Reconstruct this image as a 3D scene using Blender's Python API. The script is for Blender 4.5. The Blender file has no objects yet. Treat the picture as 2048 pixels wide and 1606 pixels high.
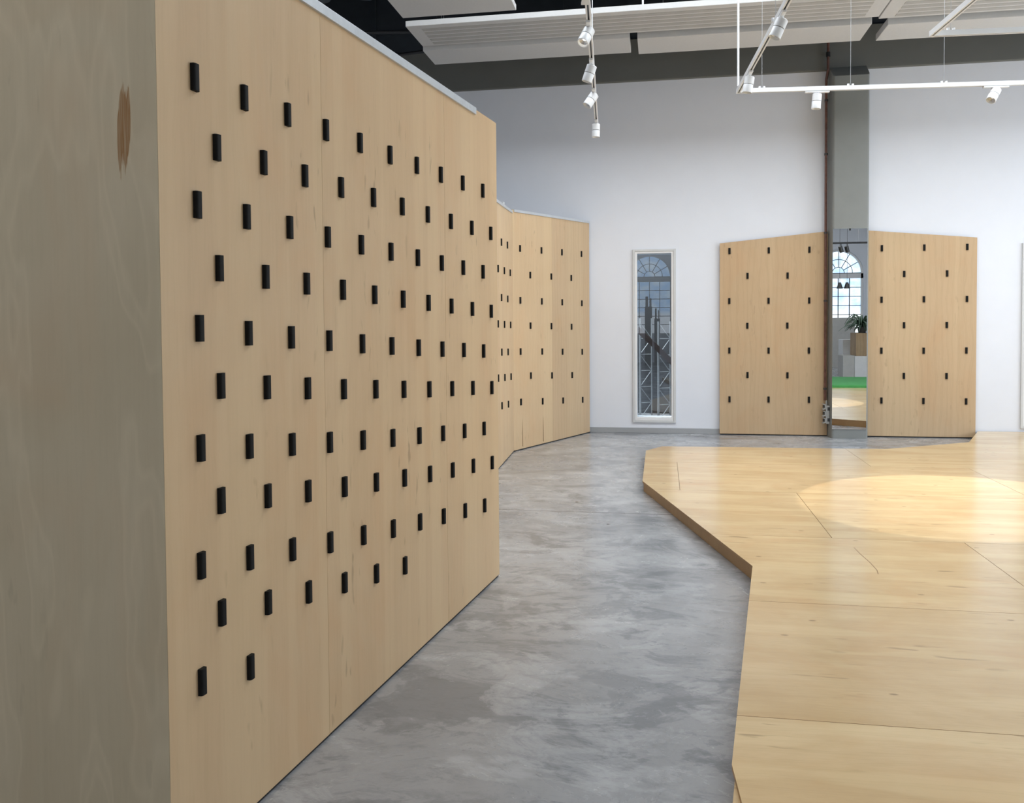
import bpy, bmesh, math, random
from mathutils import Vector, Matrix

random.seed(7)
C = bpy.context.scene.collection
R = math.radians

# ------------------------------------------------------------------ measurements
MAIN_PEGS = [
[(0.149,2.181),(0.381,2.183),(0.623,2.188),(0.876,2.192),(1.141,2.199),(1.414,2.203),(1.697,2.209),(1.99,2.215),(2.298,2.223),(2.62,2.23)],
[(0.243,2.007),(0.479,2.006),(0.727,2.005),(0.984,2.004),(1.253,2.004),(1.533,2.004),(1.821,2.004),(2.121,2.005),(2.433,2.006),(2.756,2.008)],
[(0.151,1.832),(0.384,1.826),(0.626,1.819),(0.879,1.811),(1.142,1.806),(1.413,1.8),(1.698,1.795),(1.992,1.79),(2.295,1.786),(2.614,1.782)],
[(0.245,1.662),(0.481,1.649),(0.729,1.638),(0.988,1.626),(1.254,1.615),(1.532,1.604),(1.819,1.594),(2.119,1.584),(2.431,1.574),(2.754,1.565)],
[(0.151,1.49),(0.384,1.473),(0.626,1.456),(0.88,1.439),(1.141,1.421),(1.412,1.405),(1.697,1.389),(1.99,1.373),(2.294,1.359),(2.613,1.343)],
[(0.243,1.323),(0.479,1.301),(0.726,1.279),(0.985,1.256),(1.254,1.235),(1.53,1.213),(1.819,1.191),(2.118,1.171),(2.429,1.151),(2.754,1.128)],
[(0.147,1.156),(0.379,1.128),(0.621,1.1),(0.874,1.072),(1.136,1.045),(1.411,1.017),(1.695,0.99),(1.988,0.963),(2.293,0.937),(2.61,0.911)],
[(0.235,0.991),(0.474,0.957),(0.719,0.925),(0.981,0.891),(1.249,0.859),(1.527,0.827),(1.817,0.794),(2.115,0.762),(2.426,0.732),(2.75,0.698)],
[(0.14,0.828),(0.372,0.788),(0.614,0.75),(0.867,0.71),(1.131,0.672),(1.405,0.633),(1.692,0.596),(1.986,0.557),(2.292,0.519),(2.609,0.48)],
[(0.229,0.665),(0.466,0.619),(0.713,0.576),(0.971,0.532),(1.24,0.489),(1.521,0.444)],
[(0.134,0.502),(0.365,0.452)]]
FOLD_NEAR_PEGS = [
[(-0.917,2.34),(-0.468,2.35)],
[(-1.165,2.049),(-0.72,2.054),(-0.257,2.058)],
[(-0.939,1.762),(-0.476,1.759)],
[(-1.187,1.487),(-0.735,1.48),(-0.256,1.473)],
[(-0.948,1.191),(-0.476,1.176)],
[(-1.195,0.935),(-0.735,0.911),(-0.247,0.889)],
[(-0.962,0.63),(-0.476,0.6)]]
FOLD_FAR_PEGS = [
[(0.158,2.364),(0.658,2.375),(1.178,2.387),(1.717,2.399)],
[(0.387,2.063),(0.899,2.067),(1.427,2.072)],
[(0.157,1.758),(0.66,1.755),(1.179,1.753),(1.722,1.748)],
[(0.386,1.461),(0.896,1.451),(1.429,1.44)],
[(0.155,1.159),(0.662,1.143),(1.182,1.123),(1.727,1.104)],
[(0.388,0.864),(0.904,0.837),(1.44,0.81)],
[(0.156,0.567),(0.666,0.533),(1.19,0.5),(1.734,0.465)]]
LEFT_PEGS = [
[(1.855,2.415),(2.351,2.413),(2.856,2.412)],
[(2.084,2.088),(2.587,2.084)],
[(1.853,1.761),(2.35,1.76),(2.856,1.758)],
[(2.083,1.436),(2.586,1.435)],
[(1.854,1.112),(2.352,1.111),(2.854,1.111)],
[(2.086,0.79),(2.589,0.789)],
[(1.857,0.469),(2.353,0.471),(2.857,0.473)]]
RIGHT_PEGS = [
[(3.738,2.411),(4.243,2.408),(4.746,2.405)],
[(4.007,2.081),(4.514,2.078)],
[(3.738,1.757),(4.243,1.757),(4.748,1.755)],
[(4.01,1.432),(4.515,1.431)],
[(3.74,1.108),(4.245,1.107),(4.747,1.109)],
[(4.012,0.787),(4.517,0.787)],
[(3.744,0.471),(4.247,0.468),(4.75,0.468)]]

# the back wall's own frame: u runs along it, h is the distance in front of it
WA = Vector((1.04, 11.539, 0.0))
WT = Vector((0.985, -0.173, 0.0)).normalized()
WN = Vector((WT.y, -WT.x, 0.0))
WROT = math.atan2(WT.y, WT.x)


def W(u, h, z=0.0):
    return WA + WT * u + WN * h + Vector((0, 0, z))


# the wall frame as a matrix: local x = u, local y = -h
WM = Matrix.Translation(WA) @ Matrix.Rotation(WROT, 4, 'Z')


# ------------------------------------------------------------------ helpers
def add_box(bm, x0, x1, y0, y1, z0, z1, mi=0):
    vs = [bm.verts.new(p) for p in ((x0, y0, z0), (x1, y0, z0), (x1, y1, z0), (x0, y1, z0),
                                    (x0, y0, z1), (x1, y0, z1), (x1, y1, z1), (x0, y1, z1))]
    for q in ((0, 3, 2, 1), (4, 5, 6, 7), (0, 1, 5, 4), (1, 2, 6, 5), (2, 3, 7, 6), (3, 0, 4, 7)):
        bm.faces.new([vs[i] for i in q]).material_index = mi


def add_prism(bm, poly, z0, z1, mi_top=0, mi_side=0):
    """poly: list of (x, y), counter-clockwise; z1 may be a function of (x, y)."""
    f = z1 if callable(z1) else (lambda x, y: z1)
    lo = [bm.verts.new((x, y, z0)) for x, y in poly]
    hi = [bm.verts.new((x, y, f(x, y))) for x, y in poly]
    n = len(poly)
    bm.faces.new(list(reversed(lo))).material_index = mi_side
    bm.faces.new(hi).material_index = mi_top
    for i in range(n):
        j = (i + 1) % n
        bm.faces.new((lo[i], lo[j], hi[j], hi[i])).material_index = mi_side


def add_tube(bm, a, b, r, seg=10, mi=0):
    a, b = Vector(a), Vector(b)
    d = (b - a).normalized()
    s = d.orthogonal().normalized()
    t = d.cross(s)
    ring = []
    for p in (a, b):
        ring.append([bm.verts.new(p + (s * math.cos(2 * math.pi * k / seg) + t * math.sin(2 * math.pi * k / seg)) * r) for k in range(seg)])
    for k in range(seg):
        j = (k + 1) % seg
        bm.faces.new((ring[0][k], ring[0][j], ring[1][j], ring[1][k])).material_index = mi
    bm.faces.new(list(reversed(ring[0]))).material_index = mi
    bm.faces.new(ring[1]).material_index = mi


def add_lathe(bm, prof, seg=32, mi=0):
    """prof: list of (r, z) around the z axis; r = 0 closes."""
    rings = []
    for r, z in prof:
        if r < 1e-6:
            rings.append([bm.verts.new((0, 0, z))])
        else:
            rings.append([bm.verts.new((r * math.cos(2 * math.pi * k / seg), r * math.sin(2 * math.pi * k / seg), z)) for k in range(seg)])
    for a, b in zip(rings, rings[1:]):
        for k in range(seg):
            j = (k + 1) % seg
            if len(a) == 1 and len(b) == 1:
                continue
            if len(a) == 1:
                bm.faces.new((a[0], b[j], b[k])).material_index = mi
            elif len(b) == 1:
                bm.faces.new((a[k], a[j], b[0])).material_index = mi
            else:
                bm.faces.new((a[k], a[j], b[j], b[k])).material_index = mi


def obj(name, bm, mats, parent=None, mat=None, bevel=0.0, smooth=False, bseg=2):
    bmesh.ops.recalc_face_normals(bm, faces=bm.faces)
    me = bpy.data.meshes.new(name)
    bm.to_mesh(me)
    bm.free()
    for m in (mats if isinstance(mats, (list, tuple)) else [mats]):
        me.materials.append(m)
    if smooth:
        for p in me.polygons:
            p.use_smooth = True
        try:
            me.set_sharp_from_angle(angle=R(35))
        except Exception:
            pass
    o = bpy.data.objects.new(name, me)
    C.objects.link(o)
    if parent is not None:
        o.parent = parent
    if mat is not None:
        o.matrix_local = mat
    if bevel:
        md = o.modifiers.new('bevel', 'BEVEL')
        md.width = bevel
        md.segments = bseg
        md.limit_method = 'ANGLE'
        md.angle_limit = R(40)
    return o


def tag(o, label, cat, group=None):
    o['label'] = label
    o['category'] = cat
    o['kind'] = 'thing'
    if group:
        o['group'] = group
    return o


def thing(name, label, cat, mat=None, group=None):
    o = bpy.data.objects.new(name, None)
    o.empty_display_size = 0.1
    C.objects.link(o)
    if mat is not None:
        o.matrix_world = mat
    return tag(o, label, cat, group)


def struct(name, bm, mats, mat=None, parent=None, bevel=0.0, smooth=False):
    o = obj(name, bm, mats, parent, mat, bevel, smooth)
    if parent is None:
        o['kind'] = 'structure'
    return o


def B():
    return bmesh.new()


def TR(x, y, z=0.0, rz=0.0):
    return Matrix.Translation((x, y, z)) @ Matrix.Rotation(rz, 4, 'Z')


# ------------------------------------------------------------------ materials
class NT:
    def __init__(s, name):
        s.m = bpy.data.materials.new(name)
        s.m.use_nodes = True
        s.t = s.m.node_tree
        s.n = s.t.nodes
        s.n.clear()
        s.out = s.n.new('ShaderNodeOutputMaterial')

    def add(s, typ, **kw):
        nd = s.n.new(typ)
        for k, v in kw.items():
            setattr(nd, k, v)
        return nd

    def link(s, a, b):
        s.t.links.new(a, b)

    def val(s, sock, v):
        if hasattr(v, 'is_output') or isinstance(v, bpy.types.NodeSocket):
            s.link(v, sock)
        else:
            sock.default_value = v

    def coords(s, scale=(1, 1, 1), loc=(0, 0, 0), rnd=True, kind='Object'):
        tc = s.add('ShaderNodeTexCoord')
        mp = s.add('ShaderNodeMapping')
        mp.inputs['Scale'].default_value = scale
        src = tc.outputs[kind]
        if rnd:
            oi = s.add('ShaderNodeObjectInfo')
            sc = s.add('ShaderNodeVectorMath', operation='SCALE')
            cb = s.add('ShaderNodeCombineXYZ')
            for k in range(3):
                s.link(oi.outputs['Random'], cb.inputs[k])
            s.link(cb.outputs[0], sc.inputs[0])
            sc.inputs['Scale'].default_value = 37.0
            ad = s.add('ShaderNodeVectorMath', operation='ADD')
            s.link(src, ad.inputs[0])
            s.link(sc.outputs[0], ad.inputs[1])
            src = ad.outputs[0]
        s.link(src, mp.inputs['Vector'])
        mp.inputs['Location'].default_value = loc
        return mp.outputs[0]

    def noise(s, vec, scale=5, detail=4, rough=0.55, dist=0.0):
        nd = s.add('ShaderNodeTexNoise')
        nd.inputs['Scale'].default_value = scale
        nd.inputs['Detail'].default_value = detail
        nd.inputs['Roughness'].default_value = rough
        nd.inputs['Distortion'].default_value = dist
        s.link(vec, nd.inputs['Vector'])
        return nd.outputs['Fac']

    def ramp(s, fac, stops, interp='LINEAR'):
        nd = s.add('ShaderNodeValToRGB')
        cr = nd.color_ramp
        cr.interpolation = interp
        while len(cr.elements) < len(stops):
            cr.elements.new(0.5)
        for e, (p, c) in zip(cr.elements, stops):
            e.position = p
            e.color = (c, c, c, 1) if isinstance(c, (int, float)) else (*c, 1)
        s.link(fac, nd.inputs['Fac'])
        return nd.outputs['Color']

    def mix(s, fac, a, b, mode='MIX'):
        nd = s.add('ShaderNodeMix', data_type='RGBA', blend_type=mode)
        s.val(nd.inputs[0], fac)
        for sock, v in ((nd.inputs[6], a), (nd.inputs[7], b)):
            if isinstance(v, tuple):
                sock.default_value = (*v, 1) if len(v) == 3 else v
            else:
                s.link(v, sock)
        return nd.outputs[2]

    def math(s, op, a, b=0.0, c=0.0, clamp=False):
        nd = s.add('ShaderNodeMath', operation=op)
        nd.use_clamp = clamp
        for i, v in enumerate((a, b, c)):
            if isinstance(v, (int, float)):
                nd.inputs[i].default_value = v
            else:
                s.link(v, nd.inputs[i])
        return nd.outputs[0]

    def bsdf(s, color, rough=0.5, metal=0.0, spec=0.5, bump=None, bdist=0.002, bstr=0.3, emit=None, estr=0.0):
        p = s.add('ShaderNodeBsdfPrincipled')
        if isinstance(color, tuple):
            p.inputs['Base Color'].default_value = (*color, 1)
        else:
            s.link(color, p.inputs['Base Color'])
        s.val(p.inputs['Roughness'], rough)
        p.inputs['Metallic'].default_value = metal
        p.inputs['Specular IOR Level'].default_value = spec
        if emit is not None:
            p.inputs['Emission Color'].default_value = (*emit, 1)
            p.inputs['Emission Strength'].default_value = estr
        if bump is not None:
            b = s.add('ShaderNodeBump')
            b.inputs['Strength'].default_value = bstr
            b.inputs['Distance'].default_value = bdist
            s.link(bump, b.inputs['Height'])
            s.link(b.outputs[0], p.inputs['Normal'])
        s.link(p.outputs[0], s.out.inputs['Surface'])
        return s.m


def flat(name, color, rough=0.5, metal=0.0, spec=0.5, var=0.06, scale=9.0, bump=0.0, emit=None, estr=0.0):
    """a plain surface with a faint procedural unevenness"""
    t = NT(name)
    v = t.coords(rnd=True)
    n = t.noise(v, scale, 4, 0.6)
    lo = tuple(c * (1 - var) for c in color)
    hi = tuple(min(1.0, c * (1 + var)) for c in color)
    col = t.ramp(n, [(0.3, lo), (0.7, hi)])
    return t.bsdf(col, rough, metal, spec, bump=n if bump else None, bdist=0.001, bstr=bump, emit=emit, estr=estr)


def ply(name, light, dark, grain='z', rough=0.5, fleck=0.5, figure=0.12, blotch=0.5, wear=None, spec=0.35, tint=0.06, specks=0.0, pale=False, along=0.06):
    """birch plywood: fine fibres along the grain, soft blotches, little dark flecks, faint wavy figure"""
    t = NT(name)
    g = {'z': (1, 1, along), 'x': (along, 1, 1)}[grain]
    fib = t.noise(t.coords((90 * g[0], 90 * g[1], 90 * g[2])), 1, 3, 0.6, 0.3)
    band = t.noise(t.coords((9 * g[0], 9 * g[1], 9 * g[2] * 0.6)), 1, 4, 0.55, 0.6)
    blot = t.noise(t.coords((1.6, 1.6, 1.1) if grain == 'z' else (1.1, 1.8, 1.8)), 1, 5, 0.6, 0.4)
    col = t.mix(t.ramp(blot, [(0.28, 0.0), (0.72, 1.0)]), dark, light)
    col = t.mix(blotch, light, col)
    warm = t.noise(t.coords((2.3, 2.3, 1.4), (9, 4, 2)), 1, 3, 0.6, 0.8)
    col = t.mix(t.math('MULTIPLY', t.ramp(warm, [(0.5, 0.0), (0.75, 1.0)]), 0.35), col, (dark[0] * 1.12, dark[1] * 0.94, dark[2] * 0.85))
    col = t.mix(t.ramp(band, [(0.35, 0.09), (0.6, 0.0)]), col, tuple(c * 0.8 for c in dark))
    col = t.mix(t.ramp(fib, [(0.3, 0.10), (0.55, 0.0)]), col, tuple(c * 0.72 for c in dark))
    # broad veneer leaves, some greener and paler
    leafn = t.noise(t.coords((6.5 * g[0], 6.5 * g[1], 6.5 * g[2] * 0.12), (2, 8, 1)), 1, 2, 0.4, 0.1)
    col = t.mix(t.ramp(leafn, [(0.52, 0.0), (0.58, 0.28), (0.75, 0.4)]), col, (light[0] * 1.08, light[1] * 1.13, light[2] * 1.12))
    # wavy figure
    wv = t.add('ShaderNodeTexWave', wave_type='BANDS', bands_direction='X' if grain == 'z' else 'Y')
    wv.inputs['Scale'].default_value = 1.5 if pale else 2.2
    wv.inputs['Distortion'].default_value = 16.0 if pale else 9.0
    wv.inputs['Detail'].default_value = 3.0
    wv.inputs['Detail Scale'].default_value = 0.9
    t.link(t.coords((2.0, 2.0, 0.5) if grain == 'z' else (0.5, 2.0, 2.0), (3, 1, 5)), wv.inputs['Vector'])
    figm = t.ramp(wv.outputs['Fac'], [(0.0, 0.0), (0.72, 0.0), (0.9, 1.0), (1.0, 0.3)])
    col = t.mix(t.math('MULTIPLY', figm, figure), col, tuple(c * 1.28 for c in light) if pale else tuple(c * 0.75 for c in dark))
    # dark flecks
    fl = t.noise(t.coords((26 * g[0], 26 * g[1], 26 * g[2] * 4.5), (1, 7, 3)), 1, 2, 0.5, 0.2)
    fm = t.ramp(fl, [(0.645, 0.0), (0.72, 1.0)])
    reg = t.ramp(t.noise(t.coords((2.0, 2.0, 0.8), (5, 5, 5)), 1, 2, 0.5), [(0.45, 0.0), (0.65, 1.0)])
    col = t.mix(t.math('MULTIPLY', t.math('MULTIPLY', fm, reg), fleck), col, tuple(c * 0.45 for c in dark))
    if specks:
        vo = t.add('ShaderNodeTexVoronoi', voronoi_dimensions='2D')
        vo.inputs['Scale'].default_value = 1.0
        t.link(t.coords((1.1, 2.4, 1.0)), vo.inputs['Vector'])
        sp = t.ramp(vo.outputs['Distance'], [(0.012, 1.0), (0.022, 0.0)])
        col = t.mix(t.math('MULTIPLY', sp, specks), col, tuple(c * 0.3 for c in dark))
    oi = t.add('ShaderNodeObjectInfo')
    col = t.mix(t.math('MULTIPLY', oi.outputs['Random'], tint), col, tuple(c * 0.6 for c in dark))
    if wear:
        for (cx, cz, rx, rz, wc) in wear:
            # a ragged rubbed streak along the grain with a shape of its own
            v = t.coords((1, 1, 1), rnd=False)
            sx = t.add('ShaderNodeSeparateXYZ')
            t.link(v, sx.inputs[0])
            fr = t.noise(t.coords((1, 190, 5), rnd=False), 1, 3, 0.7, 0.5)
            dx = t.math('DIVIDE', t.math('ABSOLUTE', t.math('SUBTRACT', sx.outputs['Y'], t.math('MULTIPLY_ADD', sx.outputs['Z'], -0.055, cx + 0.055 * cz))), rx)
            dz = t.math('DIVIDE', t.math('ABSOLUTE', t.math('SUBTRACT', sx.outputs['Z'], cz)), rz)
            jag = t.math('MULTIPLY_ADD', fr, 2.4, -1.2)
            dd = t.math('MAXIMUM', t.math('MULTIPLY_ADD', t.math('MULTIPLY', dz, dz), 0.45, t.math('MULTIPLY_ADD', jag, 0.25, dx)), t.math('ADD', dz, jag))
            mk = t.ramp(dd, [(0.9, 1.0), (1.0, 0.0)])
            streak = t.ramp(fr, [(0.35, 0.62), (0.55, 1.0)])
            col = t.mix(t.math('MULTIPLY', mk, streak), col, wc)
    bmp = t.math('ADD', t.math('MULTIPLY', fib, 0.6), band)
    return t.bsdf(col, rough, 0.0, spec, bump=bmp, bdist=0.0006, bstr=0.25)


def concrete():
    t = NT('trowelled_concrete')
    v = t.coords((1, 1, 1), rnd=False)
    big = t.noise(v, 0.55, 6, 0.62, 0.5)
    col = t.ramp(big, [(0.3, (0.25, 0.258, 0.268)), (0.5, (0.345, 0.353, 0.365)), (0.7, (0.445, 0.453, 0.463))])
    mid = t.noise(t.coords((1.3, 1.9, 1), (4, 2, 0), rnd=False), 1.1, 9, 0.66, 1.2)
    col = t.mix(t.ramp(mid, [(0.40, 0.6), (0.445, 0.38), (0.468, 0.05), (0.5, 0.0)]), col, (0.165, 0.175, 0.19))
    lite = t.noise(t.coords((1.2, 1.9, 1), (11, 5, 0), rnd=False), 1.3, 8, 0.68, 1.0)
    col = t.mix(t.ramp(lite, [(0.52, 0.0), (0.545, 0.28), (0.62, 0.5), (0.68, 0.65)]), col, (0.53, 0.545, 0.56))
    # sharp edged trowel skins
    sk = t.noise(t.coords((1.0, 1.6, 1), (2, 9, 0), rnd=False), 1.7, 10, 0.7, 0.6)
    col = t.mix(t.ramp(sk, [(0.43, 0.45), (0.442, 0.0)]), col, (0.19, 0.2, 0.215))
    fine = t.noise(t.coords((7, 15, 1), rnd=False), 1, 8, 0.75, 0.5)
    col = t.mix(t.ramp(fine, [(0.34, 0.5), (0.5, 0.0)]), col, (0.17, 0.18, 0.19))
    grit = t.noise(t.coords((60, 60, 1), rnd=False), 1, 3, 0.7)
    col = t.mix(t.ramp(grit, [(0.3, 0.12), (0.5, 0.0)]), col, (0.14, 0.14, 0.15))
    # saw cut joint across the room
    sx = t.add('ShaderNodeSeparateXYZ')
    t.link(v, sx.inputs[0])
    for hj in (-4.88, -9.9, -14.9):
        dj = t.math('ABSOLUTE', t.math('SUBTRACT', sx.outputs['Y'], hj))
        col = t.mix(t.ramp(dj, [(0.008, 0.8), (0.013, 0.0)]), col, (0.09, 0.09, 0.1))
    rg = t.ramp(mid, [(0.3, 0.17), (0.7, 0.32)])
    for (px, py) in ((0.531, 7.046), (0.703, 6.258), (-0.009, 8.606)):
        q = Vector((px, py, 0)) - WA
        vd = t.add('ShaderNodeVectorMath', operation='DISTANCE')
        t.link(v, vd.inputs[0])
        vd.inputs[1].default_value = (q.dot(WT), -q.dot(WN), 0)
        col = t.mix(t.ramp(vd.outputs['Value'], [(0.010, 0.9), (0.016, 0.0)]), col, (0.03, 0.03, 0.03))
    return t.bsdf(col, rg, 0.0, 0.9, bump=t.math('ADD', mid, t.math('MULTIPLY', fine, 0.4)), bdist=0.002, bstr=0.12)


def glass_mat():
    t = NT('window_glass')
    a = t.add('ShaderNodeBsdfTransparent')
    a.inputs['Color'].default_value = (0.78, 0.82, 0.84, 1)
    g = t.add('ShaderNodeBsdfGlossy')
    g.inputs['Roughness'].default_value = 0.004
    g.inputs['Color'].default_value = (0.86, 0.92, 1.0, 1)
    lw = t.add('ShaderNodeLayerWeight')
    lw.inputs['Blend'].default_value = 0.35
    n = t.noise(t.coords((2, 2, 2)), 1, 2, 0.5)
    f = t.math('ADD', t.math('MULTIPLY', lw.outputs['Fresnel'], 0.6), t.math('MULTIPLY_ADD', n, 0.02, 0.06), clamp=True)
    mx = t.add('ShaderNodeMixShader')
    t.link(f, mx.inputs[0])
    t.link(a.outputs[0], mx.inputs[1])
    t.link(g.outputs[0], mx.inputs[2])
    t.link(mx.outputs[0], t.out.inputs['Surface'])
    return t.m


def daylight(name, strength):
    """daylight seen through a window: pale sky above, facades across the street below"""
    t = NT(name)
    v = t.coords((1, 1, 1), rnd=False)
    sx = t.add('ShaderNodeSeparateXYZ')
    t.link(v, sx.inputs[0])
    n = t.noise(t.coords((2.2, 2.2, 3.0), rnd=True), 1, 3, 0.6)
    sky = t.mix(t.ramp(n, [(0.35, 0.0), (0.65, 1.0)]), (0.42, 0.64, 0.95), (0.78, 0.90, 1.0))
    h = t.math('ADD', sx.outputs['Z'], t.math('MULTIPLY', n, 0.5))
    col = t.mix(t.ramp(t.math('MULTIPLY', h, 0.25), [(0.49, 0.0), (0.53, 1.0)]), t.mix(n, (0.75, 0.8, 0.86), (1.0, 1.0, 1.0)), sky)
    e = t.add('ShaderNodeEmission')
    t.link(col, e.inputs['Color'])
    e.inputs['Strength'].default_value = strength
    t.link(e.outputs[0], t.out.inputs['Surface'])
    return t.m


M = {}
M['ply_a'] = ply('birch_plywood', (0.64, 0.452, 0.265), (0.56, 0.375, 0.2), 'z', 0.5, 0.5, 0.06, 0.6)
M['ply_end'] = ply('birch_plywood_greyed', (0.59, 0.485, 0.33), (0.49, 0.395, 0.255), 'z', 0.55, 0.35, 0.22, 0.9, pale=True,
                   wear=[(0.105, 2.02, 0.0225, 0.105, (0.30, 0.15, 0.05))])
M['ply_back'] = ply('birch_plywood_panel', (0.59, 0.425, 0.26), (0.52, 0.36, 0.205), 'z', 0.5, 0.25, 0.22, 0.6)
M['ply_fold'] = ply('birch_plywood_fold', (0.665, 0.485, 0.295), (0.59, 0.41, 0.23), 'z', 0.5, 0.45, 0.10, 0.6)
M['ply_deck'] = ply('deck_plywood', (0.76, 0.575, 0.335), (0.60, 0.415, 0.21), 'x', 0.2, 0.7, 0.10, 1.0, spec=0.5, tint=0.1, specks=0.6, along=0.16)
M['ply_edge'] = ply('plywood_edge', (0.50, 0.325, 0.17), (0.40, 0.25, 0.125), 'x', 0.6, 0.3, 0.1, 0.7)
M['crack'] = flat('split_wood', (0.27, 0.165, 0.08), 0.8)
M['peg'] = flat('black_rubber', (0.0085, 0.0083, 0.0075), 0.7, 0, 0.2, var=0.25, scale=60)
M['gap_shade'] = flat('gap_shadow_black', (0.012, 0.011, 0.011), 0.8)  # black strip standing in for the shadow in the gap under the boards
M['trim'] = flat('brushed_aluminium', (0.56, 0.59, 0.62), 0.42, 0.35, 0.5, var=0.05, scale=30)
M['concrete'] = concrete()
M['wall'] = flat('white_paint', (0.765, 0.79, 0.845), 0.75, 0, 0.3, var=0.012, scale=3, bump=0.05)
M['grey'] = flat('grey_paint', (0.15, 0.153, 0.14), 0.65, 0, 0.4, var=0.03, scale=4)
M['colgrey'] = flat('column_grey', (0.235, 0.245, 0.235), 0.5, 0, 0.4, var=0.03, scale=4)
M['base'] = flat('baseboard_grey', (0.36, 0.37, 0.38), 0.5, var=0.03)
M['roof'] = flat('roof_steel', (0.028, 0.036, 0.046), 0.7, var=0.12)
M['purlin'] = flat('purlin_steel', (0.05, 0.06, 0.072), 0.6, var=0.1)
M['raft'] = flat('acoustic_white', (0.62, 0.62, 0.615), 0.85, 0, 0.2, var=0.02, scale=40)
M['raft_rib'] = flat('acoustic_rib', (0.46, 0.455, 0.44), 0.9, 0, 0.2, var=0.03, scale=40)
M['white'] = flat('white_enamel', (0.80, 0.81, 0.82), 0.38, 0, 0.5, var=0.01)
M['frame'] = flat('window_frame_white', (0.62, 0.63, 0.63), 0.45, 0, 0.5, var=0.015)
M['sash'] = flat('sash_white', (0.80, 0.80, 0.80), 0.4, 0, 0.5, var=0.01)
M['black'] = flat('black_enamel', (0.012, 0.012, 0.013), 0.4)
M['wire'] = flat('steel_wire', (0.45, 0.46, 0.47), 0.4, 0.3)
M['lens'] = flat('reflector', (0.62, 0.62, 0.62), 0.25, 0.8)
M['led'] = flat('led', (0.9, 0.9, 0.85), 0.4, emit=(1.0, 0.93, 0.82), estr=14)
M['led_dim'] = flat('led_dim', (0.9, 0.9, 0.85), 0.4, emit=(1.0, 0.97, 0.92), estr=1.2)
M['copper'] = flat('copper_pipe', (0.17, 0.085, 0.065), 0.45, 0.4, var=0.3, scale=12)
M['socket'] = flat('socket_grey', (0.42, 0.42, 0.40), 0.5)
M['socket_dark'] = flat('socket_recess', (0.045, 0.045, 0.045), 0.6)
M['mirror'] = flat('silvered_glass', (0.93, 0.95, 0.95), 0.0, 1.0, 0.5, var=0.0)
M['glass'] = glass_mat()
M['day_rear'] = daylight('daylight_rear', 1.7)
M['day_east'] = daylight('daylight_east', 8.0)
M['fill_roof'] = flat('added_skylight', (0.8, 0.8, 0.8), 0.5, emit=(0.90, 0.95, 1.0), estr=7.5)  # this and the next three: glow of added, unseen skylights
M['fill_mid'] = flat('added_skylight_mid', (0.8, 0.8, 0.8), 0.5, emit=(0.90, 0.95, 1.0), estr=0.6)
M['fill_side'] = flat('added_skylight_side', (0.8, 0.8, 0.8), 0.5, emit=(0.95, 0.97, 1.0), estr=7.6)
M['fill_back'] = flat('added_skylight_back', (0.8, 0.8, 0.8), 0.5, emit=(0.92, 0.96, 1.0), estr=3.0)
M['iron'] = flat('window_bar', (0.06, 0.075, 0.085), 0.5)
M['mat'] = flat('green_foam', (0.055, 0.30, 0.075), 0.7, var=0.08)
M['mat_side'] = flat('green_foam_side', (0.02, 0.13, 0.04), 0.8, var=0.1)
M['box_white'] = flat('white_board', (0.70, 0.70, 0.70), 0.6, var=0.03)
M['box_grey'] = flat('grey_board', (0.46, 0.45, 0.43), 0.6, var=0.05)
M['card'] = ply('striped_wood_box', (0.46, 0.33, 0.2), (0.33, 0.22, 0.125), 'z', 0.6, 0.8, 0.6, 0.8)
M['leaf'] = flat('fern_leaf', (0.09, 0.15, 0.10), 0.55, var=0.4, scale=6)
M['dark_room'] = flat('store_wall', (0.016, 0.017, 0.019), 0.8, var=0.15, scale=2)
M['truss'] = flat('truss_aluminium', (0.42, 0.44, 0.45), 0.35, 0.6, var=0.08)
M['rust'] = flat('brown_beam', (0.06, 0.038, 0.032), 0.6, var=0.2)
M['shade'] = flat('charcoal_shade', (0.05, 0.05, 0.05), 0.5)

# ------------------------------------------------------------------ setting
U0, U1, H1 = -7.0, 9.0, 20.0       # extents in the back wall's frame
ROOF = 6.3


def wall_with_holes(name, a0, a1, z0, z1, holes, thick, frame_mat, mat, sign=1):
    """A wall along local x with rectangular openings, local y from 0 to sign*thick."""
    bm = B()
    xs = sorted({a0, a1} | {h[0] for h in holes} | {h[1] for h in holes})
    for x0, x1 in zip(xs, xs[1:]):
        hs = sorted([h for h in holes if h[0] <= x0 + 1e-6 and h[1] >= x1 - 1e-6], key=lambda h: h[2])
        z = z0
        for h in hs:
            if h[2] > z + 1e-6:
                add_box(bm, x0, x1, min(0, sign * thick), max(0, sign * thick), z, h[2])
            z = h[3]
        if z1 > z + 1e-6:
            add_box(bm, x0, x1, min(0, sign * thick), max(0, sign * thick), z, z1)
    return struct(name, bm, mat, frame_mat)


bm = B()
add_box(bm, U0 - 1, U1 + 0.3, -H1 - 0.3, 2.6, -0.2, 0.0)
struct('floor', bm, M['concrete'], WM)

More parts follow.
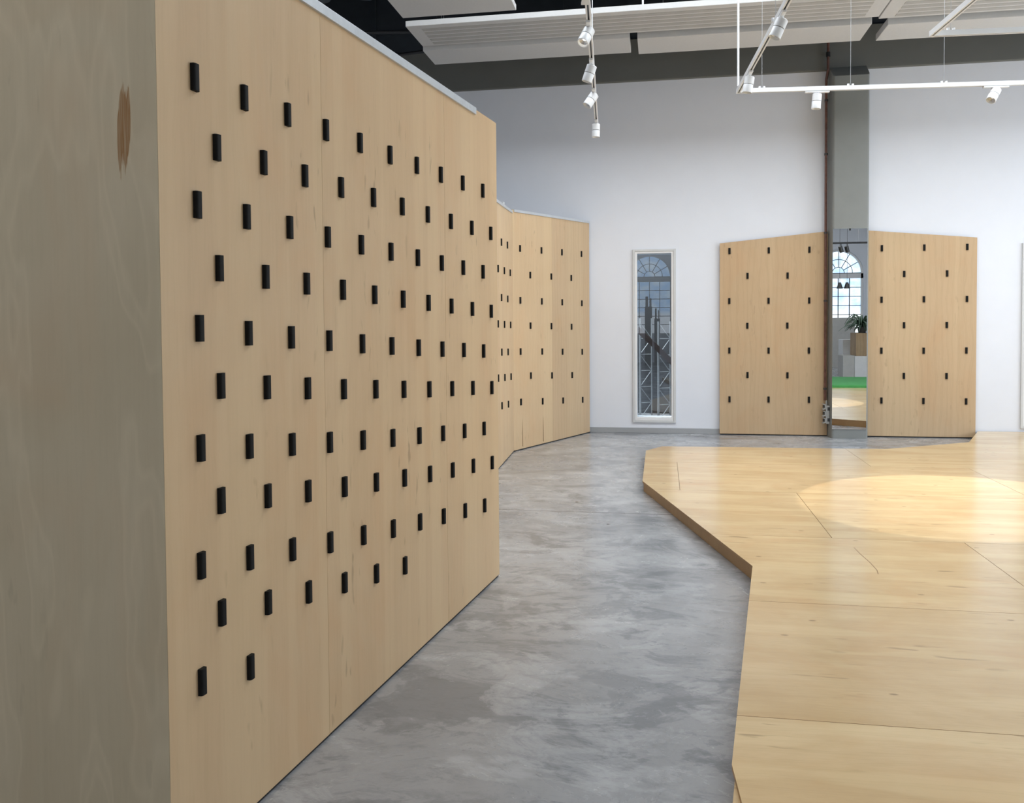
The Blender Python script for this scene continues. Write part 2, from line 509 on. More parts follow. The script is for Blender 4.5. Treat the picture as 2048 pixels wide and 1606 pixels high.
WIN = [(0.651, 1.109, 0.205, 2.415), (5.45, 5.91, 0.19, 2.395)]
wall_with_holes('wall_back', U0, U1, 0, ROOF, WIN, 0.3, WM, M['wall'], 1)
bm = B()
add_box(bm, U0, U1, -0.06, 0.0, 4.69, 5.24)
struct('beam', bm, M['grey'], WM, bevel=0.008)
bm = B()
add_box(bm, U0, U1, -0.02, 0.0, 5.24, ROOF)
add_box(bm, U0, U1, -0.05, -0.02, 5.52, 5.56)
for k in range(18):
    add_box(bm, U0 + 0.5 + 0.88 * k, U0 + 0.53 + 0.88 * k, -0.045, -0.02, 5.24, ROOF)
struct('trim_1', bm, M['roof'], WM)
bm = B()
for a, b in ((-7.0, 1.73), (3.06, 3.1), (3.545, 3.6), (4.86, 9.0)):
    add_box(bm, a, b, -0.014, 0.0, 0.0, 0.072)
struct('baseboard_back', bm, M['base'], WM, bevel=0.003)
bm = B()
add_box(bm, U0 - 0.3, U0, -H1, 0.3, 0, ROOF)
struct('wall_left', bm, M['wall'], WM)

# rear wall with arched windows, right wall with tall ones
RW = [-5.94, -2.69, 0.55, 3.80, 7.04]
SILL, SPRING, RAD = 1.0, 3.14, 0.81
holes = [(u - RAD, u + RAD, SILL, SPRING) for u in RW]
RM = Matrix.Translation(W(0, H1)) @ Matrix.Rotation(WROT, 4, 'Z')
bm = B()
edge = sorted([U0, U1] + [v for u in RW for v in (u - RAD, u + RAD)])
for i in range(0, len(edge), 2):
    add_box(bm, edge[i], edge[i + 1], -0.3, 0.0, 0, ROOF)
SEG = 24
for u in RW:
    add_box(bm, u - RAD, u + RAD, -0.3, 0.0, 0, SILL)
    pts = [(u + RAD * math.cos(math.pi * k / SEG), SPRING + RAD * math.sin(math.pi * k / SEG)) for k in range(SEG + 1)]
    for (xa, za), (xb, zb) in zip(pts, pts[1:]):
        q = []
        for y in (0.0, -0.3):
            q.append([bm.verts.new(p) for p in ((xa, y, za), (xb, y, zb), (xb, y, ROOF), (xa, y, ROOF))])
        bm.faces.new(q[0])
        bm.faces.new(q[1])
        bm.faces.new((q[0][0], q[0][1], q[1][1], q[1][0]))
struct('wall_rear', bm, M['wall'], RM)

n_win = 3


def arch_window(u):
    """white lining, thin dark bars, a fanlight over a grid of panes"""
    global n_win
    mat = RM @ Matrix.Translation((u, -0.12, 0))
    f = B()
    w = 0.07
    add_box(f, -RAD, -RAD + w, -0.05, 0.05, SILL, SPRING)
    add_box(f, RAD - w, RAD, -0.05, 0.05, SILL, SPRING)
    add_box(f, -RAD, RAD, -0.05, 0.07, SILL, SILL + w)
    add_box(f, -RAD, RAD, -0.05, 0.05, SPRING - 0.19, SPRING - 0.02)
    for k in range(SEG):
        a, b = math.pi * k / SEG, math.pi * (k + 1) / SEG
        vs = []
        for y in (-0.05, 0.05):
            for (r, t) in ((RAD, a), (RAD, b), (RAD - w, b), (RAD - w, a)):
                vs.append(f.verts.new((r * math.cos(t), y, SPRING + r * math.sin(t))))
        for q in ((0, 1, 2, 3), (7, 6, 5, 4), (0, 4, 5, 1), (2, 6, 7, 3), (1, 5, 6, 2), (3, 7, 4, 0)):
            f.faces.new([vs[i] for i in q])
    fr = obj('window_%d' % n_win, f, M['sash'], None, mat)
    fr['kind'] = 'structure'
    n_win += 1
    b = B()
    t = 0.011
    inner = RAD - w
    for k in range(1, 4):
        x = -inner + 2 * inner * k / 4
        add_box(b, x - t, x + t, -0.03, 0.03, SILL + w, SPRING - 0.19)
    for k in range(1, 6):
        z = SILL + w + (SPRING - 0.19 - SILL - w) * k / 6
        add_box(b, -inner, inner, -0.03, 0.03, z - t, z + t)
    for k in range(1, 6):
        a = math.pi * k / 6
        add_tube(b, (0.2 * math.cos(a), 0, SPRING + 0.2 * math.sin(a)), (inner * math.cos(a), 0, SPRING + inner * math.sin(a)), 0.013, 6)
    for r in (0.2, 0.47):
        for k in range(SEG):
            a, c = math.pi * k / SEG, math.pi * (k + 1) / SEG
            add_tube(b, (r * math.cos(a), 0, SPRING + r * math.sin(a)), (r * math.cos(c), 0, SPRING + r * math.sin(c)), 0.012, 6)
    add_box(b, -inner, inner, -0.03, 0.03, SPRING - 0.02, SPRING + 0.006)
    obj('glazing_bars', b, M['iron'], fr)
    p = B()
    vs = [p.verts.new((-inner, -0.04, SILL + w)), p.verts.new((inner, -0.04, SILL + w))]
    for k in range(SEG + 1):
        a = math.pi * k / SEG
        vs.append(p.verts.new((inner * math.cos(a), -0.04, SPRING + inner * math.sin(a))))
    p.faces.new(vs)
    obj('pane', p, M['day_rear'], fr)


for u in RW:
    arch_window(u)

# right wall: tall daylight windows
EM = Matrix.Translation(W(U1, 0)) @ Matrix.Rotation(WROT - math.pi / 2, 4, 'Z')      # local x runs back into the room, local y outward
EW = [0.5, 2.7, 4.9]
eh = [(x, x + 1.9, 0.6, 3.1) for x in EW]
wall_with_holes('wall_right', -0.3, H1, 0, ROOF, eh, 0.3, EM, M['wall'], 1)
for (x0, x1, z0, z1) in eh:
    f = B()
    w = 0.07
    for bx in ((x0, x0 + w, z0, z1), (x1 - w, x1, z0, z1), (x0 + w, x1 - w, z0, z0 + w), (x0 + w, x1 - w, z1 - w, z1)):
        add_box(f, bx[0], bx[1], 0.1, 0.2, bx[2], bx[3])
    fr = obj('window_%d' % n_win, f, M['sash'], None, EM)
    fr['kind'] = 'structure'
    n_win += 1
    b = B()
    add_box(b, (x0 + x1) / 2 - 0.02, (x0 + x1) / 2 + 0.02, 0.12, 0.18, z0 + w, z1 - w)
    for k in (1, 2, 3):
        z = z0 + (z1 - z0) * k / 4
        add_box(b, x0 + w, x1 - w, 0.13, 0.17, z - 0.015, z + 0.015)
    obj('glazing_bars', b, M['iron'], fr)
    p = B()
    p.faces.new([p.verts.new(q) for q in ((x0 + w, 0.18, z0 + w), (x1 - w, 0.18, z0 + w), (x1 - w, 0.18, z1 - w), (x0 + w, 0.18, z1 - w))])
    obj('pane', p, M['day_east'], fr)

# roof of dark steel with purlins
FILL_SKY = [(-1.4, 8.4, 3.1, 5.5, 'fill_roof'), (0.8, 8.4, 6.6, 7.6, 'fill_mid'), (-5.0, -1.0, 10.6, 12.6, 'fill_side'), (2.6, 8.4, 13.6, 16.4, 'fill_back')]  # skylights added out of view to brighten floor, walls and end face
bm = B()
hs = [-0.3] + [v for q in FILL_SKY for v in (q[2], q[3])] + [H1 + 0.3]
for i in range(0, len(hs), 2):
    add_box(bm, U0 - 0.3, U1 + 0.3, -hs[i + 1], -hs[i], ROOF, ROOF + 0.15)
for (a, b, h0, h1, pm) in FILL_SKY:
    add_box(bm, U0 - 0.3, a, -h1, -h0, ROOF, ROOF + 0.15)
    add_box(bm, b, U1 + 0.3, -h1, -h0, ROOF, ROOF + 0.15)
struct('ceiling', bm, M['roof'], WM)
for (a, b, h0, h1, pm) in FILL_SKY:
    bm = B()
    for bx in ((a, a + 0.06, -h1, -h0), (b - 0.06, b, -h1, -h0), (a, b, -h0 - 0.06, -h0), (a, b, -h1, -h1 + 0.06)):
        add_box(bm, *bx, ROOF + 0.02, ROOF + 0.14)
    for k in range(1, 6):
        u = a + (b - a) * k / 6
        add_box(bm, u - 0.025, u + 0.025, -h1, -h0, ROOF + 0.04, ROOF + 0.12)
    fr = obj('window_%d' % n_win, bm, M['frame'], None, WM)  # frame of an added skylight
    fr['kind'] = 'structure'
    n_win += 1
    bm = B()
    bm.faces.new([bm.verts.new(p) for p in ((a, -h0, ROOF + 0.13), (a, -h1, ROOF + 0.13), (b, -h1, ROOF + 0.13), (b, -h0, ROOF + 0.13))])
    obj('pane', bm, M[pm], fr)
bm = B()
for h in (0.9, 2.1, 5.9):
    add_box(bm, U0, U1, -h - 0.06, -h + 0.06, ROOF - 0.2, ROOF)
add_box(bm, U0, U1, -2.2, -2.12, 5.3, ROOF)  # unseen deep beam, added to keep skylight off the upper wall
struct('ceiling_purlins_baffle', bm, M['purlin'], WM)

# pillar with rounded edges and a sloping head that runs up into the beam
bm = B()
cp = []
for (cx, cy, a0) in ((3.13, -0.22, 180), (3.508, -0.22, 270)):
    for k in range(7):
        a = R(a0 + 15 * k)
        cp.append((cx + 0.03 * math.cos(a), cy + 0.03 * math.sin(a)))
cp += [(3.538, 0.0), (3.085, 0.0)]
add_prism(bm, cp, 0.0, lambda x, y: 4.56 + (0.16 * (y + 0.25) / 0.19))
struct('pillar', bm, M['colgrey'], WM, smooth=True)

# back wall window and its dark store room
for i, (x0, x1, z0, z1) in enumerate(WIN):
    f = B()
    o, s = 0.056, 0.03
    X0, X1, Z0, Z1 = x0 - o, x1 + o, z0 - o - 0.006, z1 + o - 0.006
    for (a, b, c, d) in ((X0, X0 + s, Z0, Z1), (X1 - s, X1, Z0, Z1), (X0 + s, X1 - s, Z0, Z0 + s), (X0 + s, X1 - s, Z1 - s, Z1)):
        add_box(f, a, b, -0.022, 0.0, c, d)
    fr = obj('window_%d' % (i + 1), f, M['frame'], None, WM, bevel=0.003)
    fr['kind'] = 'structure'
    g = B()
    for (a, b, c, d) in ((X0 + s, x0 + 0.004, Z0 + s, Z1 - s), (x1 - 0.004, X1 - s, Z0 + s, Z1 - s), (x0, x1, Z0 + s, z0 + 0.006), (x0, x1, z1 - 0.006, Z1 - s)):
        add_box(g, a, b, -0.014, 0.03, c, d)
    obj('sash', g, M['sash'], fr, bevel=0.003)
    p = B()
    add_box(p, x0 + 0.002, x1 - 0.002, 0.004, 0.008, z0 + 0.004, z1 - 0.004)
    obj('pane', p, M['glass'], fr)
    if i == 0:
        l = B()
        add_box(l, x0 + 0.004, x1 - 0.004, -0.006, 0.02, z0 + 0.004, z0 + 0.014)
        obj('glazing_bead', l, M['white'], fr)
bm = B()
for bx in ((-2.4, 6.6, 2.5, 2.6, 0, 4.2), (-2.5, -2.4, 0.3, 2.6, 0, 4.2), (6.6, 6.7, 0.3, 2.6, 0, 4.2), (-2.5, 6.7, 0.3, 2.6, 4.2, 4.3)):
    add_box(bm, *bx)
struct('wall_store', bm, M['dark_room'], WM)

# ------------------------------------------------------------------ peg boards
PEG_W, PEG_P, PEG_H = 0.0262, 0.0140, 0.0745


def peg_mesh():
    bm = B()
    r = 0.0075
    prof = [(-PEG_W / 2, 0.0)]
    for k in range(5):
        a = R(180 + 22.5 * k)
        prof.append((-PEG_W / 2 + r + r * math.cos(a), -PEG_P + r + r * math.sin(a)))
    for k in range(5):
        a = R(270 + 22.5 * k)
        prof.append((PEG_W / 2 - r + r * math.cos(a), -PEG_P + r + r * math.sin(a)))
    prof.append((PEG_W / 2, 0.0))
    add_prism(bm, prof, -PEG_H / 2, PEG_H / 2)
    bmesh.ops.recalc_face_normals(bm, faces=bm.faces)
    me = bpy.data.meshes.new('peg')
    bm.to_mesh(me)
    bm.free()
    me.materials.append(M['peg'])
    for p in me.polygons:
        p.use_smooth = True
    try:
        me.set_sharp_from_angle(angle=R(40))
    except Exception:
        pass
    return me


PEG = peg_mesh()


def add_pegs(parent, rows, base, y=0.0, sc=1.0):
    for row in rows:
        for (u, z) in row:
            o = bpy.data.objects.new('peg', PEG)
            C.objects.link(o)
            o.parent = parent
            o.matrix_local = base @ Matrix.Translation((u, y, z)) @ Matrix.Diagonal((sc, 1, sc, 1))


def sheet(parent, name, poly_uz, y0, y1, mat, base):
    """a plywood sheet standing in the local x-z plane"""
    bm = B()
    a = [bm.verts.new((u, y0, z)) for u, z in poly_uz]
    b = [bm.verts.new((u, y1, z)) for u, z in poly_uz]
    bm.faces.new(a)
    bm.faces.new(list(reversed(b)))
    n = len(poly_uz)
    for i in range(n):
        j = (i + 1) % n
        bm.faces.new((a[i], b[i], b[j], a[j]))
    return obj(name, bm, mat, parent, base, bevel=0.0008, bseg=1)


ID = Matrix.Identity(4)

# --- the big partition on the left
LM = TR(-0.917, 2.224, 0, R(73.2189))
LEN = 2.887
main = thing('pegboard', 'big near birch plywood partition covered with fanned rows of black pegs', 'partition', LM)


def top(u):
    return 2.612 + 0.017 * u


BOT = 0.012
bm = B()
add_prism(bm, [(0.0004, 0.0), (0.851, 0.0), (0.851, 0.018), (0.0184, 0.018)], BOT, lambda x, y: top(x))
obj('plywood_sheet', bm, M['ply_a'], main)
for (a, b) in ((0.8522, 2.0495), (2.0507, LEN)):
    sheet(main, 'plywood_sheet', [(a, BOT), (b, BOT), (b, top(b)), (a, top(a))], 0.0, 0.018, M['ply_a'], ID)
bm = B()
add_prism(bm, [(0.0, 0.0003), (0.0, 0.92), (0.018, 0.92), (0.018, 0.0185)], BOT, 2.612)
e = obj('end_sheet', bm, M['ply_end'], main)
e['label'] = 'greyed end face with a rubbed brown streak'
bm = B()
add_box(bm, LEN - 0.018, LEN - 0.0005, 0.0185, 0.92, BOT, top(LEN))
obj('end_sheet', bm, M['ply_a'], main)
bm = B()
add_box(bm, 0.0185, LEN - 0.0185, 0.902, 0.92, BOT, 2.612)
obj('back_sheet', bm, M['ply_a'], main)
bm = B()
add_box(bm, 0.004, LEN - 0.004, 0.006, 0.9, 0.0, BOT + 0.001)
obj('gap_shade', bm, M['gap_shade'], main)
bm = B()
tl = 2.507
vs = []
for u in (0.0, tl):
    for y, dz in ((-0.011, -0.032), (0.022, -0.032), (0.022, 0.004), (-0.011, 0.004)):
        vs.append(bm.verts.new((u, y if dz > 0 or y < 0 else y, top(u) + dz)))
for q in ((0, 1, 2, 3), (7, 6, 5, 4), (0, 4, 5, 1), (1, 5, 6, 2), (2, 6, 7, 3), (3, 7, 4, 0)):
    bm.faces.new([vs[i] for i in q])
obj('edge_trim', bm, M['trim'], main, bevel=0.0015)
add_pegs(main, MAIN_PEGS, ID)

# --- the folded partition in the far left corner
FM = TR(0.015, 9.827, 0, 0.0)
fold = thing('pegboard', 'folded plywood partition with black pegs meeting the white back wall', 'partition', FM)
NEAR, FAR = Matrix.Rotation(R(82.28), 4, 'Z'), Matrix.Rotation(R(58.043), 4, 'Z')


def ftop(u):
    return 2.779 + 0.031 * u


def ftop2(u):
    return 2.800 + 0.0268 * u


FL = 1.952
sheet(fold, 'plywood_sheet', [(-1.95, BOT), (-0.002, BOT), (-0.002, ftop(0)), (-1.95, ftop(-1.95))], 0.0, 0.018, M['ply_fold'], NEAR)
sheet(fold, 'plywood_sheet', [(0.0, BOT), (0.925, BOT), (0.925, ftop2(0.925)), (0.0, ftop2(0))], 0.0, 0.018, M['ply_fold'], FAR)
sheet(fold, 'plywood_sheet', [(0.9262, BOT), (FL, BOT), (FL, ftop2(FL)), (0.9262, ftop2(0.9262))], 0.0, 0.018, M['ply_back'], FAR)
for base, u0, u1, tf in ((NEAR, -1.95, -0.03, ftop), (FAR, 0.028, FL, ftop2)):
    bm = B()
    vs = []
    for u in (u0, u1):
        for y, dz in ((-0.009, -0.026), (0.022, -0.026), (0.022, 0.004), (-0.009, 0.004)):
            vs.append(bm.verts.new((u, y, tf(u) + dz)))
    for q in ((0, 1, 2, 3), (7, 6, 5, 4), (0, 4, 5, 1), (1, 5, 6, 2), (2, 6, 7, 3), (3, 7, 4, 0)):
        bm.faces.new([vs[i] for i in q])
    obj('edge_trim', bm, M['trim'], fold, base, bevel=0.001)
    bm = B()
    add_box(bm, u0, u1 + 0.02, 0.004, 0.03, 0.0, BOT + 0.001)
    obj('gap_shade', bm, M['gap_shade'], fold, base)
# split veneer at the foot of the far leaf
for (u, z1, w) in ((0.192, 0.36, 0.011), (0.682, 0.345, 0.013)):
    bm = B()
    a = [bm.verts.new(p) for p in ((u, -0.0012, z1), (u - 0.004, -0.0012, BOT + 0.03), (u + w, -0.0012, BOT + 0.02), (u + w * 0.7, -0.0012, 0.22))]
    b = [bm.verts.new((v.co.x, 0.0005, v.co.z)) for v in a]
    bm.faces.new(a)
    bm.faces.new(list(reversed(b)))
    for i in range(4):
        j = (i + 1) % 4
        bm.faces.new((a[i], b[i], b[j], a[j]))
    obj('split', bm, M['crack'], fold, FAR)
add_pegs(fold, FOLD_NEAR_PEGS, NEAR)
add_pegs(fold, FOLD_FAR_PEGS, FAR, 0.0, 1.04)
bm = B()
add_box(bm, -0.72, -0.67, -0.004, 0.012, 2.765, 2.79)
obj('bracket', bm, M['white'], fold, NEAR)

# --- two boards on the back wall, either side of the pillar
for (lab, u0, u1, za, zb, pegs) in (
        ('plywood pegboard on the back wall between the narrow window and the pillar', 1.731, 3.082, 2.519, 2.643, LEFT_PEGS),
        ('plywood pegboard on the back wall right of the pillar, its corner behind the platform', 3.548, 4.862, 2.643, 2.521, RIGHT_PEGS)):
    t = thing('pegboard', lab, 'board', WM, 'pegboards on the back wall')
    sheet(t, 'plywood_sheet', [(u0, 0.014), (u1, 0.014), (u1, zb), (u0, za)], -0.048, -0.030, M['ply_back'], ID)
    bm = B()
    add_box(bm, u0 + 0.003, u1 - 0.003, -0.042, -0.0225, 0.0, 0.015)
    obj('gap_shade', bm, M['gap_shade'], t)
    bm = B()
    for k in (0.2, 0.8):
        u = u0 + (u1 - u0) * k
        add_box(bm, u - 0.03, u + 0.03, -0.030, -0.0225, 0.3, min(za, zb) - 0.05)
    obj('batten', bm, M['ply_edge'], t)
    add_pegs(t, pegs, ID, -0.048, 1.05)

# ------------------------------------------------------------------ low platform
def inv(x, y):
    d = Vector((x, y, 0)) - WA
    return (d.dot(WT), d.dot(WN))


OUT = [inv(*p) for p in ((0.205, 1.1), (1.375, 4.849), (1.147, 7.482), (1.458, 9.261), (1.693, 9.569), (4.073, 9.248), (5.236, 9.714))]
OUT += [(4.90, 0.02), (8.9, 0.02), (8.9, 10.43)]
NEARH = 10.43
pl = thing('platform', 'low many-sided plywood platform covering the right half of the floor', 'platform', WM)
# under-frame, set back a little under the deck
bm = B()


def inset(poly, d):
    n = len(poly)
    area = sum(poly[i][0] * poly[(i + 1) % n][1] - poly[(i + 1) % n][0] * poly[i][1] for i in range(n))
    s = 1 if area > 0 else -1
    out = []
    for i in range(n):
        p0, p1, p2 = Vector(poly[i - 1]), Vector(poly[i]), Vector(poly[(i + 1) % n])
        e1, e2 = (p1 - p0).normalized(), (p2 - p1).normalized()
        n1, n2 = Vector((-e1.y, e1.x)) * s, Vector((-e2.y, e2.x)) * s
        m = (n1 + n2).normalized()
        k = d / max(0.3, m.dot(n1))
        out.append(tuple(p1 + m * k))
    return out


base_poly = inset([(u, -h) for u, h in OUT], 0.010)
add_prism(bm, base_poly, 0.0, 0.0735, 0, 1)
obj('base', bm, [M['ply_deck'], M['ply_edge']], pl)

# deck sheets: rows between long joints, each row cut at its own cross joints
CUTP = inv(0.690, 2.662)          # the deck's clipped corner at the near end
CUTQ = inv(0.545, 1.33)
deck_out = [CUTQ if i == 0 else p for i, p in enumerate(OUT)]
deck_out = [deck_out[0], CUTP] + deck_out[1:]
deck_out[0] = (CUTQ[0], NEARH)
ROWS = [0.02, 1.55, 2.92, 4.33, 5.805, 7.16, 8.455, 9.75, NEARH]
CROSS = [[6.2], [2.96, 5.66], [1.125, 3.835, 6.54], [2.06, 4.80, 7.5], [2.855, 5.6], [3.4, 6.1], [2.72, 5.4], [4.1, 6.8]]


def clip(poly, axis, val, keep_less):
    out = []
    n = len(poly)
    for i in range(n):
        a, b = poly[i], poly[(i + 1) % n]
        ia = (a[axis] <= val) == keep_less
        ib = (b[axis] <= val) == keep_less
        if ia:
            out.append(a)
        if ia != ib:
            t = (val - a[axis]) / (b[axis] - a[axis])
            out.append((a[0] + (b[0] - a[0]) * t, a[1] + (b[1] - a[1]) * t))
    return out


G = 0.0016
for r in range(len(ROWS) - 1):
    strip = clip(clip(deck_out, 1, ROWS[r] + G, False), 1, ROWS[r + 1] - G, True)
    xs = [-9.0] + CROSS[r] + [19.0]
    for a, b in zip(xs, xs[1:]):
        piece = clip(clip(strip, 0, a + G, False), 0, b - G, True)
        if len(piece) < 3:
            continue
        poly = []
        for u, h in piece:
            q = (u, -h)
            if not poly or (Vector(q) - Vector(poly[-1])).length > 1e-4:
                poly.append(q)
        if (Vector(poly[0]) - Vector(poly[-1])).length < 1e-4:
            poly.pop()
        ar = sum(poly[i][0] * poly[(i + 1) % len(poly)][1] - poly[(i + 1) % len(poly)][0] * poly[i][1] for i in range(len(poly)))
        if abs(ar) < 0.01:
            continue
        bm = B()
        add_prism(bm, poly if ar > 0 else list(reversed(poly)), 0.0745, 0.09, 0, 1)
        obj('deck_sheet', bm, [M['ply_deck'], M['ply_edge']], pl)
# a long curved scratch in the varnish
bm = B()
sp = [inv(*p) for p in ((2.113, 5.232), (2.092, 5.085), (2.074, 4.903), (2.05, 4.754), (2.024, 4.678))]
for (a, b) in zip(sp, sp[1:]):
    d = Vector((b[0] - a[0], b[1] - a[1])).normalized() * 0.0022
    q = [(a[0] - d.y, -a[1] - d.x), (a[0] + d.y, -a[1] + d.x), (b[0] + d.y, -b[1] + d.x), (b[0] - d.y, -b[1] - d.x)]
    add_prism(bm, q, 0.0899, 0.0903)
obj('scratch', bm, M['crack'], pl)

# ------------------------------------------------------------------ mirror, pipe, sockets at the pillar
t = thing('mirror', 'tall narrow frameless mirror fixed to the front of the grey pillar', 'mirror', WM)
bm = B()
add_box(bm, 3.104, 3.516, -0.2575, -0.252, 0.119, 2.648)
obj('mirror_glass', bm, M['mirror'], t)
bm = B()
add_box(bm, 3.108, 3.512, -0.252, -0.2495, 0.123, 2.644)
obj('backing', bm, M['black'], t)
bm = B()
add_box(bm, 3.300, 3.318, -0.2615, -0.257, 2.625, 2.652)
obj('clip', bm, M['black'], t)

t = thing('pipe', 'thin brown copper pipe running up the left side of the grey pillar', 'pipe', WM)
bm = B()
add_tube(bm, (3.050, -0.09, 0.47), (3.048, -0.09, 4.56), 0.0165, 12)
add_tube(bm, (3.048, -0.09, 4.56), (3.064, -0.115, 4.68), 0.0165, 12)
add_tube(bm, (3.064, -0.115, 4.68), (3.066, -0.115, 6.25), 0.0165, 12)
obj('tube', bm, M['copper'], t, smooth=True)
for z in (0.62, 1.75, 2.62, 3.62, 4.30):
    bm = B()
    add_tube(bm, (3.049, -0.09, z - 0.012), (3.049, -0.09, z + 0.012), 0.022, 12)
    add_tube(bm, (3.049, -0.09, z), (3.049, -0.0495 if z < 2.7 else -0.002, z), 0.006, 8)
    obj('clamp', bm, M['shade'], t)
bm = B()
add_tube(bm, (3.065, -0.115, 4.84), (3.065, -0.115, 4.90), 0.026, 12)
add_tube(bm, (3.065, -0.115, 4.87), (3.065, -0.05, 4.87), 0.007, 8)
obj('clamp', bm, M['black'], t)

t = thing('wall_socket', 'grey triple socket column low on the left side of the pillar', 'socket', WM)
bm = B()
add_box(bm, 3.046, 3.092, -0.165, -0.095, 0.175, 0.405)
obj('housing', bm, M['socket'], t, bevel=0.004)
bm = B()
add_tube(bm, (3.06, -0.12, 0.40), (3.06, -0.12, 0.47), 0.011, 10)
obj('conduit', bm, M['socket'], t)
for k in range(3):
    z = 0.20 + 0.088 * k
    bm = B()
    prof = [(3.046, z - 0.012), (3.010, z - 0.022), (3.010, z - 0.014), (3.034, z + 0.002), (3.034, z + 0.036), (3.010, z + 0.050), (3.010, z + 0.056), (3.046, z + 0.046)]
    a = [bm.verts.new((x, -0.168, q)) for x, q in prof]
    b = [bm.verts.new((x, -0.092, q)) for x, q in prof]
    bm.faces.new(a)
    bm.faces.new(list(reversed(b)))
    for i in range(len(prof)):
        j = (i + 1) % len(prof)
        bm.faces.new((a[i], b[i], b[j], a[j]))
    s = obj('outlet', bm, M['socket'], t)
    bm = B()
    add_box(bm, 3.018, 3.0335, -0.155, -0.105, z + 0.003, z + 0.034)
    obj('recess', bm, M['socket_dark'], s)
for z in (0.205, 0.345):
    bm = B()
    add_box(bm, 3.066, 3.0935, -0.1665, -0.160, z, z + 0.042)
    obj('cover_flap', bm, M['socket_dark'], t)

# ------------------------------------------------------------------ acoustic rafts under the roof
def raft(label, u0, u1, h0, h1, z, th, ribs=0, wires=()):
    t = thing('acoustic_raft', label, 'ceiling panel', WM, 'acoustic rafts under the roof')
    bm = B()
    add_box(bm, u0, u1, -h1, -h0, z, z + th)
    obj('panel', bm, M['raft'], t, bevel=0.004, bseg=1)
    if ribs:
        bm = B()
        pad = 0.16
        n = ribs
        wd = (h1 - h0 - 0.12) / n
        for k in range(n):
            a = h0 + 0.06 + wd * k
            add_box(bm, u0 + pad, u1 - pad, -(a + wd * 0.62), -a, z - 0.004, z + 0.001)
        obj('perforated_strips', bm, M['raft_rib'], t)
    for (u, h) in wires:
        bm = B()
        add_tube(bm, (u, -h, z + th), (u, -h, ROOF), 0.0035, 6)
        w = obj('suspension_wire', bm, M['wire'], t)
        bm = B()
        add_tube(bm, (u, -h, z + th), (u, -h, z + th + 0.09), 0.011, 8)
        obj('gripper', bm, M['white'], w)


raft('long ribbed white ceiling raft over the walkway, its left end free', -1.9, 3.37, 1.372, 2.08, 4.885, 0.065, 5, ((-1.6, 1.6), (0.78, 2.05), (3.0, 1.6)))
raft('ribbed white ceiling raft meeting the long one near the upper right corner', 3.385, 8.8, 1.30, 2.02, 4.885, 0.065, 5, ((4.0, 1.6), (6.0, 1.6)))
raft('plain white ceiling raft nearest the back wall, at the left', -1.9, 0.61, 0.80, 1.36, 4.832, 0.08, 0, ((-1.7, 1.1),))
raft('plain white ceiling raft nearest the back wall, above the narrow window and left pegboard', 0.70, 3.315, 0.72, 1.31, 4.832, 0.08, 0, ((1.0, 1.1),))
raft('plain white ceiling raft nearest the back wall, right of the pillar', 3.50, 6.1, 0.68, 1.24, 4.832, 0.08, 0, ((3.7, 1.0),))
raft('separate white ceiling raft at the top edge above the big pegboard end', -1.82, -0.555, 2.44, 4.4, 4.85, 0.06, 0, ((-1.6, 2.7), (-0.8, 2.7)))

# dark struts floating free beside the rafts, not hung from anything
for lab, p, q in (('dark strut under the roof at the upper left, above another', (-2.9, 1.55, 5.06), (-1.93, 1.62, 4.98)),
                  ('lower dark strut at the upper left, running to the raft corner', (-2.7, 1.1, 4.86), (-1.93, 1.2, 4.88))):
    bm = B()
    add_tube(bm, (p[0], -p[1], p[2]), (q[0], -q[1], q[2]), 0.02, 8)
    tag(obj('raft_strut', bm, M['black'], None, WM), lab, 'strut', 'struts beside the rafts')
for lab, u in (('dark round duct dropping from the roof, left of the pair', -3.05), ('dark round duct dropping from the roof, right of the pair', -2.45)):
    bm = B()
    add_tube(bm, (u, -1.9, 5.35), (u, -1.9, ROOF), 0.17, 20)
    tag(obj('duct', bm, M['purlin'], None, WM), lab, 'duct', 'ducts under the roof')

# ------------------------------------------------------------------ lighting tracks
TZ = 3.70


def rail(parent, a, b, za=TZ):
    """white U-section rail from a to b, the dark slot facing down"""
    a, b = Vector((a[0], a[1], 0)), Vector((b[0], b[1], 0))
    L = (b - a).length
    m = TR(a.x, a.y, za, math.atan2(b.y - a.y, b.x - a.x))
    bm = B()
    w, h, s = 0.0185, 0.034, 0.0065
    add_box(bm, 0, L, -w, -s, -0.006, h)
    add_box(bm, 0, L, s, w, -0.006, h)
    add_box(bm, 0, L, -s, s, 0.012, h)
    r = obj('rail', bm, M['white'], parent, m)
    bm = B()
    add_box(bm, 0.01, L - 0.01, -s, s, 0.004, 0.012)
    obj('slot', bm, M['black'], r)
    bm = B()
    add_box(bm, L - 0.012, L + 0.006, -w - 0.001, w + 0.001, -0.008, h + 0.001)
    obj('end_cap', bm, M['white'], r)
    return r


def wire(parent, x, y, z0, r=0.0028, z1=ROOF, mat='wire', clip_=True):
    bm = B()
    add_tube(bm, (x, y, z0), (x, y, z1), r, 8)
    w = obj('suspension_wire', bm, M[mat], parent)
    if clip_:
        bm = B()
        for dx in (-0.022, 0.022):
            add_tube(bm, (x + dx, y, z0 - 0.012), (x + dx, y, z0 + 0.018), 0.011, 8)
        obj('rail_clip', bm, M['white'], w)
    return w


t1 = thing('lighting_track', 'white lighting track running away above the walkway with four spotlights', 'lighting track')
rail(t1, (0.44, 5.1), (0.962, 9.56))
wire(t1, 0.745, 7.75, TZ + 0.03, 0.004, mat='white', clip_=False)
wire(t1, 0.47, 5.3, TZ + 0.03, clip_=False)
bm = B()
add_box(bm, -0.03, 0.022, -0.06, 0.06, -0.02, -0.004)
obj('joint_cover', bm, M['white'], t1, TR(0.522, 5.86, TZ, 0.0))

